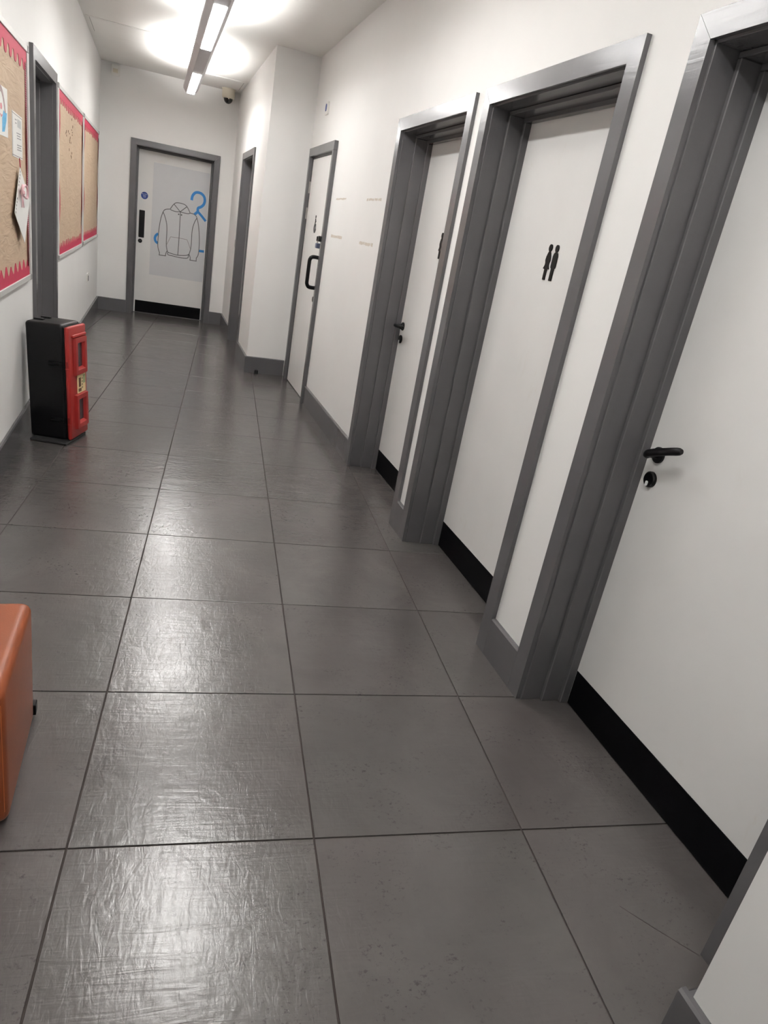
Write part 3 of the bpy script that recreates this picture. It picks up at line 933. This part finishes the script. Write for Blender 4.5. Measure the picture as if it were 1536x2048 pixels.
# ------------------------------------------------------------------ display boards
def board(y0, y1, z0, z1, label, side_stripe):
    o = empty('display_board', (UL, (y0 + y1) / 2, z0))
    tag(o, label, 'display board', group='red-bordered display boards')
    f, t = 0.030, 0.020
    X0 = UL + 0.0008
    for a0, a1, c0, c1 in ((y0 + f, y1 - f, z0, z0 + f), (y0 + f, y1 - f, z1 - f, z1), (y0, y0 + f, z0 + f, z1 - f), (y1 - f, y1, z0 + f, z1 - f)):
        B().box(X0, UL + t, a0, a1, c0, c1, 0.002, 1).build('frame_rail', M['alu'], o)
    for cy in (y0, y1):
        for cz in (z0, z1):
            B().box(X0, UL + t + 0.003, min(cy, cy + (f if cy == y0 else -f)) - 0.002, max(cy, cy + (f if cy == y0 else -f)) + 0.002,
                    min(cz, cz + (f if cz == z0 else -f)) - 0.002, max(cz, cz + (f if cz == z0 else -f)) + 0.002, 0.003, 1).build('corner_cap', M['corner'], o)
    B().box(X0, UL + 0.011, y0 + f, y1 - f, z0 + f, z1 - f).build('backing_paper', M['paper'], o)
    # scalloped card borders, top and bottom
    n = max(6, int((y1 - y0) / 0.125))
    for top in (True, False):
        ya, yb = y0 + f, y1 - f
        edge_z = (z1 - f) if top else (z0 + f)
        sg_ = -1 if top else 1
        pts = [(ya, edge_z), (ya, edge_z + sg_ * 0.050)]
        for k in range(n):
            w_ = (yb - ya) / n
            a = ya + w_ * k
            deep = 0.088 + random.uniform(-0.008, 0.010)
            if top:
                prof = ((0.10, 0.050), (0.20, 0.064), (0.28, deep - 0.008), (0.38, deep), (0.52, deep + 0.002), (0.64, deep - 0.003), (0.72, deep - 0.014), (0.80, 0.060), (0.90, 0.050))
            else:
                prof = ((0.10, 0.046), (0.22, 0.056), (0.36, deep - 0.012), (0.46, deep), (0.56, deep - 0.002), (0.68, deep - 0.018), (0.82, 0.058), (0.92, 0.047))
            pts += [(a + w_ * fr, edge_z + sg_ * dp) for fr, dp in prof]
        pts += [(yb, edge_z + sg_ * 0.050), (yb, edge_z)]
        bb = B()
        bb.prism(pts, lambda a, c, dd: (UL + dd, a, c), 0.0115, 0.0135)
        bb.build('border_top' if top else 'border_bottom', M['border'], o)
    # side borders, gently curling away from the board
    for near in (True, False):
        bb = B()
        w_ = 0.070 if side_stripe else 0.045
        ee = y0 + f if near else y1 - f
        rows_ = 60
        prev = None
        for k in range(rows_ + 1):
            zz = z0 + f + 0.05 + (z1 - z0 - 2 * f - 0.10) * k / rows_
            ph = 0.5 + 0.5 * math.sin(zz * 11.0 + y0 * 3)
            ww = w_ * (0.72 + 0.28 * ph)
            inn = ee + (ww if near else -ww)
            lift = 0.008 * ph + 0.001
            cur = [bb.bm.verts.new((UL + 0.0122, ee, zz)), bb.bm.verts.new((UL + 0.0122 + lift * 0.4, (ee + inn) / 2, zz)), bb.bm.verts.new((UL + 0.0122 + lift, inn, zz))]
            if prev:
                bb.bm.faces.new((prev[0], prev[1], cur[1], cur[0]))
                bb.bm.faces.new((prev[1], prev[2], cur[2], cur[1]))
            prev = cur
        bmesh.ops.solidify(bb.bm, geom=list(bb.bm.faces), thickness=0.0006)
        bb.build('border_side', M['stripe'] if side_stripe else M['border'], o, True)
    return o
BD1 = board(2.92, 4.785, 0.905, 2.120, 'display board holding pinned papers and a diamond card, before the dark doorway', True)
BD2 = board(6.10, 7.985, 0.925, 2.128, 'empty red-bordered display board with staple scars, beside the dark doorway', False)
BD3 = board(8.06, 9.96, 0.935, 2.130, 'empty plain red-bordered display board next to the end wall corner', False)
# staples and torn paper specks left on the second board
bb = B()
for y, z in ((6.62, 1.845), (6.65, 1.86), (6.78, 1.87), (6.86, 1.86), (6.92, 1.835), (7.03, 1.90), (7.08, 1.885), (7.10, 1.93), (7.07, 1.865), (6.98, 1.80), (6.88, 1.80), (6.90, 1.82),
             (6.99, 1.70), (7.05, 1.725), (7.02, 1.69), (6.85, 1.74), (6.66, 1.83), (7.04, 1.98)):
    h_ = random.uniform(0.005, 0.012)
    bb.box(UL + 0.0112, UL + 0.0130, y - 0.007, y + 0.007, z - h_, z + h_)
bb.build('staple_scars', M['stickerdark'], BD2)['kind'] = 'stuff'

UB = UL + 0.0112     # paper surface of the boards
pb = lambda a, c, dd: (UB + dd, a, c)
dr = empty('pinned_drawing', (UB, 4.04, 1.73))
tag(dr, 'crayon drawing with blue patches and a grey arch pinned on a display board', 'drawing')
B().prism([(3.895, 1.630), (4.185, 1.628), (4.190, 1.839), (3.890, 1.838)], pb, 0.0004, 0.0016).build('sheet', M['sheet'], dr)
arc = smoothline([(3.955, 1.70), (3.965, 1.78), (4.01, 1.822), (4.055, 1.818), (4.10, 1.78), (4.135, 1.715)], 4)
B().ribbon(arc, 0.026, pb, 0.0016, 0.0019).build('grey_arch', M['crayon'], dr)
bl = B()
bl.prism([(3.90, 1.655), (3.965, 1.69), (4.00, 1.735), (3.985, 1.755), (3.93, 1.745), (3.90, 1.74)], pb, 0.0016, 0.0020)
bl.prism([(4.04, 1.645), (4.10, 1.650), (4.15, 1.70), (4.165, 1.735), (4.12, 1.732), (4.085, 1.74), (4.05, 1.705)], pb, 0.0016, 0.0021)
bl.build('blue_patches', M['blue'], dr)
bl = B()
bl.prism(ellipse(4.03, 1.752, 0.020, 0.014, 12), pb, 0.0016, 0.0022)
bl.prism([(3.99, 1.722), (4.03, 1.706), (4.065, 1.72), (4.03, 1.716)], pb, 0.0016, 0.0022)
bl.build('pink_patches', M['pink'], dr)

sh = empty('pinned_notice', (UB, 4.44, 1.66))
tag(sh, 'white printed notice sheet pinned between the crayon drawing and the striped border', 'notice')
B().prism([(4.293, 1.556), (4.586, 1.548), (4.588, 1.756), (4.300, 1.766)], pb, 0.0004, 0.0016).build('sheet', M['sheet'], sh)
ed = B()
for q in ([(4.30, 1.757), (4.588, 1.748)], [(4.312, 1.764), (4.306, 1.556)], [(4.293, 1.564), (4.586, 1.556)]):
    ed.ribbon(q, 0.0035, pb, 0.0016, 0.0020)
ed.build('printed_border', M['line2'], sh)
pr = B()
pr.prism([(4.45, 1.70), (4.55, 1.697), (4.552, 1.735), (4.45, 1.738)], pb, 0.0016, 0.0019)
pr.build('printed_picture', M['print'], sh)
pr = B()
for k, (yy, zz, w_) in enumerate(((4.38, 1.728, 0.05), (4.385, 1.712, 0.04), (4.42, 1.668, 0.12), (4.43, 1.656, 0.10), (4.43, 1.644, 0.12), (4.43, 1.612, 0.13), (4.435, 1.601, 0.11), (4.43, 1.590, 0.13))):
    pr.box(UB + 0.0016, UB + 0.0019, yy, yy + w_, zz, zz + 0.005)
pr.build('printed_lines', M['printd'], sh)

cd = empty('diamond_card', (UB, 4.44, 1.32))
tag(cd, 'white diamond-hung card with punched edge and pink bow on a display board', 'card')
bm_ = B()
Tn, Rn, Bn, Ln = (0.0136, 4.412, 1.512), (0.0165, 4.690, 1.350), (0.026, 4.440, 1.132), (0.018, 4.205, 1.288)
lo = [bm_.bm.verts.new((UB + p[0], p[1], p[2])) for p in (Tn, Rn, Bn, Ln)]
hi = [bm_.bm.verts.new((UB + p[0] + 0.002, p[1], p[2])) for p in (Tn, Rn, Bn, Ln)]
bm_.bm.faces.new(lo)
bm_.bm.faces.new(hi)
for i in range(4):
    j = (i + 1) % 4
    bm_.bm.faces.new((lo[i], lo[j], hi[j], hi[i]))
bm_.build('card_sheet', M['sheet'], cd)
ho = B()
for k in range(13):
    t = 0.06 + 0.88 * k / 12
    if 0.42 < t < 0.62:
        continue
    p = [Tn[c] + (Ln[c] - Tn[c]) * t for c in range(3)]
    ho.prism(ellipse(p[1] + 0.016, p[2] - 0.010, 0.006, 0.006, 8), lambda a, c, dd, u=p[0]: (UB + u + 0.0015 + dd, a, c), 0.0006, 0.0016)
ho.build('punched_holes', M['line'], cd)['kind'] = 'stuff'
bx, by, bz = UB + 0.025, 4.375, 1.390
bw = B()
bw.tube(smoothline([(bx, by, bz), (bx + 0.012, by + 0.03, bz + 0.035), (bx + 0.014, by + 0.10, bz + 0.02), (bx + 0.012, by + 0.11, bz - 0.025), (bx + 0.008, by + 0.05, bz - 0.022), (bx, by, bz)], 4), 0.006, 8)
bw.tube(smoothline([(bx, by, bz), (bx + 0.012, by - 0.025, bz + 0.035), (bx + 0.014, by - 0.055, bz + 0.02), (bx + 0.012, by - 0.045, bz - 0.012), (bx, by, bz)], 4), 0.006, 8)
bw.tube(smoothline([(bx, by, bz), (bx + 0.005, by + 0.02, bz - 0.04), (bx + 0.003, by + 0.055, bz - 0.075)], 4), 0.003, 6)
bw.tube(smoothline([(bx, by, bz), (bx + 0.005, by - 0.008, bz - 0.035), (bx + 0.003, by + 0.002, bz - 0.075)], 4), 0.003, 6)
bw.lathe([(0.003, -0.014), (0.013, -0.006), (0.013, 0.006), (0.003, 0.014)], Matrix.Translation((bx + 0.006, by, bz)), 12)
bw.build('ribbon_bow', M['bow'], cd, True)
B().tube([(UB + 0.0165, 4.415, 1.508), (UB + 0.0165, 4.405, 1.530), (UB + 0.0165, 4.395, 1.552)], 0.0025, 6).build('hanging_thread', M['border'], cd)

# ------------------------------------------------------------------ fire extinguisher cabinet
fc = empty('extinguisher_cabinet', (-0.431, 4.40, 0.0))
fc.rotation_euler = (0, 0, math.radians(-17))
tag(fc, 'black and red fire extinguisher cabinet standing on the floor', 'cabinet')
TL = math.radians(2.2)
CM = Matrix.LocRotScale(fc.location, fc.rotation_euler, (1, 1, 1)) @ Matrix.Translation((0, 0, 0.016)) @ Matrix.Rotation(-TL, 4, 'Y')
CW, CH, CD = 0.255, 0.700, 0.256
def cpart(bb, name, mat, par, smooth=False, m=CM):
    for v in bb.bm.verts:
        v.co = m @ v.co
    return bb.build(name, mat, par, smooth)
body = cpart(B().box(-CD, -0.036, 0.0, CW, 0.0, CH, 0.022, 4), 'cabinet_body', M['blackmatt'], fc, True)
cpart(B().box(-0.042, -0.028, 0.006, CW - 0.006, 0.010, CH - 0.016, 0.004, 1), 'door_gasket', M['black'], fc)
for y0 in (0.075, 0.165):
    cpart(B().box(-CD + 0.02, -CD + 0.075, y0, y0 + 0.028, CH - 0.002, CH + 0.010, 0.004, 2), 'top_rib', M['blackmatt'], body, True)
# red door: slab with rounded edges, two framed windows, a raised band, side catches
door = cpart(B().box(-0.030, -0.004, 0.0, CW, 0.002, CH - 0.012, 0.012, 4), 'cabinet_door', M['red'], fc, True)
def ring(y0, y1, z0, z1, w, x0, x1):
    bb = B()
    O = [(y0, z0), (y1, z0), (y1, z1), (y0, z1)]
    I = [(y0 + w, z0 + w), (y1 - w, z0 + w), (y1 - w, z1 - w), (y0 + w, z1 - w)]
    J = [(y0 + w + 0.010, z0 + w + 0.016), (y1 - w - 0.010, z0 + w + 0.016), (y1 - w - 0.010, z1 - w - 0.010), (y0 + w + 0.010, z1 - w - 0.010)]
    q = [[bb.bm.verts.new((x, a, c)) for a, c in L] for x, L in ((x0, O), (x1, [(a + (0.003 if a == y0 else -0.003), c + (0.003 if c == z0 else -0.003)) for a, c in O]), (x1, I), (x0 - 0.001, J))]
    for r in range(3):
        for k in range(4):
            j = (k + 1) % 4
            bb.bm.faces.new((q[r][k], q[r][j], q[r + 1][j], q[r + 1][k]))
    return bb
for z0, z1 in ((0.395, 0.620), (0.060, 0.275)):
    cpart(ring(0.060, CW - 0.030, z0, z1, 0.030, -0.0045, 0.014), 'window_surround', M['red'], door)
    cpart(B().box(-0.0046, -0.0035, 0.097, CW - 0.067, z0 + 0.042, z1 - 0.036), 'window_pane', M['pane'], door)
cpart(B().box(-0.006, 0.008, 0.040, CW - 0.018, 0.622, 0.640, 0.006, 2), 'raised_band', M['red'], door, True)
lb = cpart(B().box(-0.0045, 0.0010, 0.105, CW - 0.036, 0.278, 0.390), 'instruction_label', M['sticker'], door)
pr = B()
pr.box(0.0009, 0.0014, 0.117, 0.150, 0.315, 0.372)
pr.box(0.0009, 0.0014, 0.112, 0.155, 0.286, 0.306)
cpart(pr, 'label_pictogram', M['stickerdark'], lb)
pr = B()
for k in range(4):
    pr.box(0.0009, 0.0014, 0.158, 0.178, 0.300 + k * 0.019, 0.312 + k * 0.019)
cpart(pr, 'label_print', M['stickergrey'], lb)
cpart(B().box(0.0009, 0.0014, 0.182, 0.214, 0.330, 0.382), 'label_panel', M['stickergreen'], lb)
for z in (0.470, 0.128):
    cpart(B().box(-0.022, -0.010, -0.0035, 0.004, z - 0.016, z + 0.016, 0.001, 1), 'catch_slot', M['darkred'], door)
    cpart(B().box(-0.026, -0.007, -0.004, 0.004, z - 0.030, z - 0.024, 0.001, 1), 'catch_lip', M['red'], door)
    la = cpart(B().box(-0.125, -0.038, -0.012, 0.003, z - 0.012, z + 0.012, 0.004, 2), 'latch', M['black'], body, True)
    cpart(B().tube([(-0.120, -0.012, z - 0.004), (-0.062, -0.012, z - 0.004)], 0.005, 8), 'latch_bar', M['black'], la, True)
    for dz in (-0.035, 0.035):
        cpart(B().tube([(-0.020, CW + 0.002, z + 0.055 + dz - 0.010), (-0.020, CW + 0.002, z + 0.055 + dz + 0.010)], 0.008, 8), 'hinge_knuckle', M['red'], door, True)
# flat rubber foot the cabinet rests on
fm = Matrix.LocRotScale(fc.location, fc.rotation_euler, (1, 1, 1))
cpart(B().box(-0.232, -0.006, -0.060, CW - 0.03, 0.0004, 0.016, 0.005, 2), 'base_plate', M['rubber'], fc, False, fm)

# ------------------------------------------------------------------ orange cube stool
st = empty('cube_stool', (-0.49, 1.60, 0))
tag(st, 'orange leatherette cube stool with piped edges against the left wall', 'stool')
x0, x1, y0, y1, H_ = -0.685, -0.274, 1.398, 1.802, 0.405
bm_ = bmesh.new()
bmesh.ops.create_cube(bm_, size=1.0)
for v in bm_.verts:
    v.co = Vector(((x0 + x1) / 2 + v.co.x * (x1 - x0), (y0 + y1) / 2 + v.co.y * (y1 - y0), 0.012 + (v.co.z + 0.5) * (H_ - 0.012)))
bmesh.ops.bevel(bm_, geom=list(bm_.edges), offset=0.028, segments=5, affect='EDGES', profile=0.55)
bb = B()
bb.add(bm_)
bb.build('upholstery', M['orange'], st, True)
for (px, py, qx, qy) in ((x1 - 0.0062, y0 + 0.02, x1 - 0.0062, y1 - 0.02), (x0 + 0.0062, y0 + 0.02, x0 + 0.0062, y1 - 0.02)):
    B().tube([(px, py, H_ - 0.020), (qx, qy, H_ - 0.020)], 0.0016, 6).build('piping', M['stitch'], st)
for yy in (y0 + 0.0075, y1 - 0.0075):
    B().tube([(x1 - 0.0085, yy, 0.05), (x1 - 0.0085, yy, H_ - 0.04)], 0.0014, 6).build('piping', M['stitch'], st)
B().tube([(x0 + 0.03, y0 + 0.004, H_ - 0.020), (x1 - 0.03, y0 + 0.004, H_ - 0.020)], 0.0016, 6).build('piping', M['stitch'], st)
for fx in (x0 + 0.06, x1 - 0.06):
    for fy in (y0 + 0.06, y1 - 0.06):
        B().lathe([(0.018, 0.0), (0.020, 0.014)], Matrix.Translation((fx, fy, 0.0003)), 14).build('foot', M['black'], st)
B().box(x1 - 0.050, x1 + 0.004, y1 - 0.002, y1 + 0.028, 0.016, 0.052, 0.002, 1).build('fabric_tab', M['black'], st)
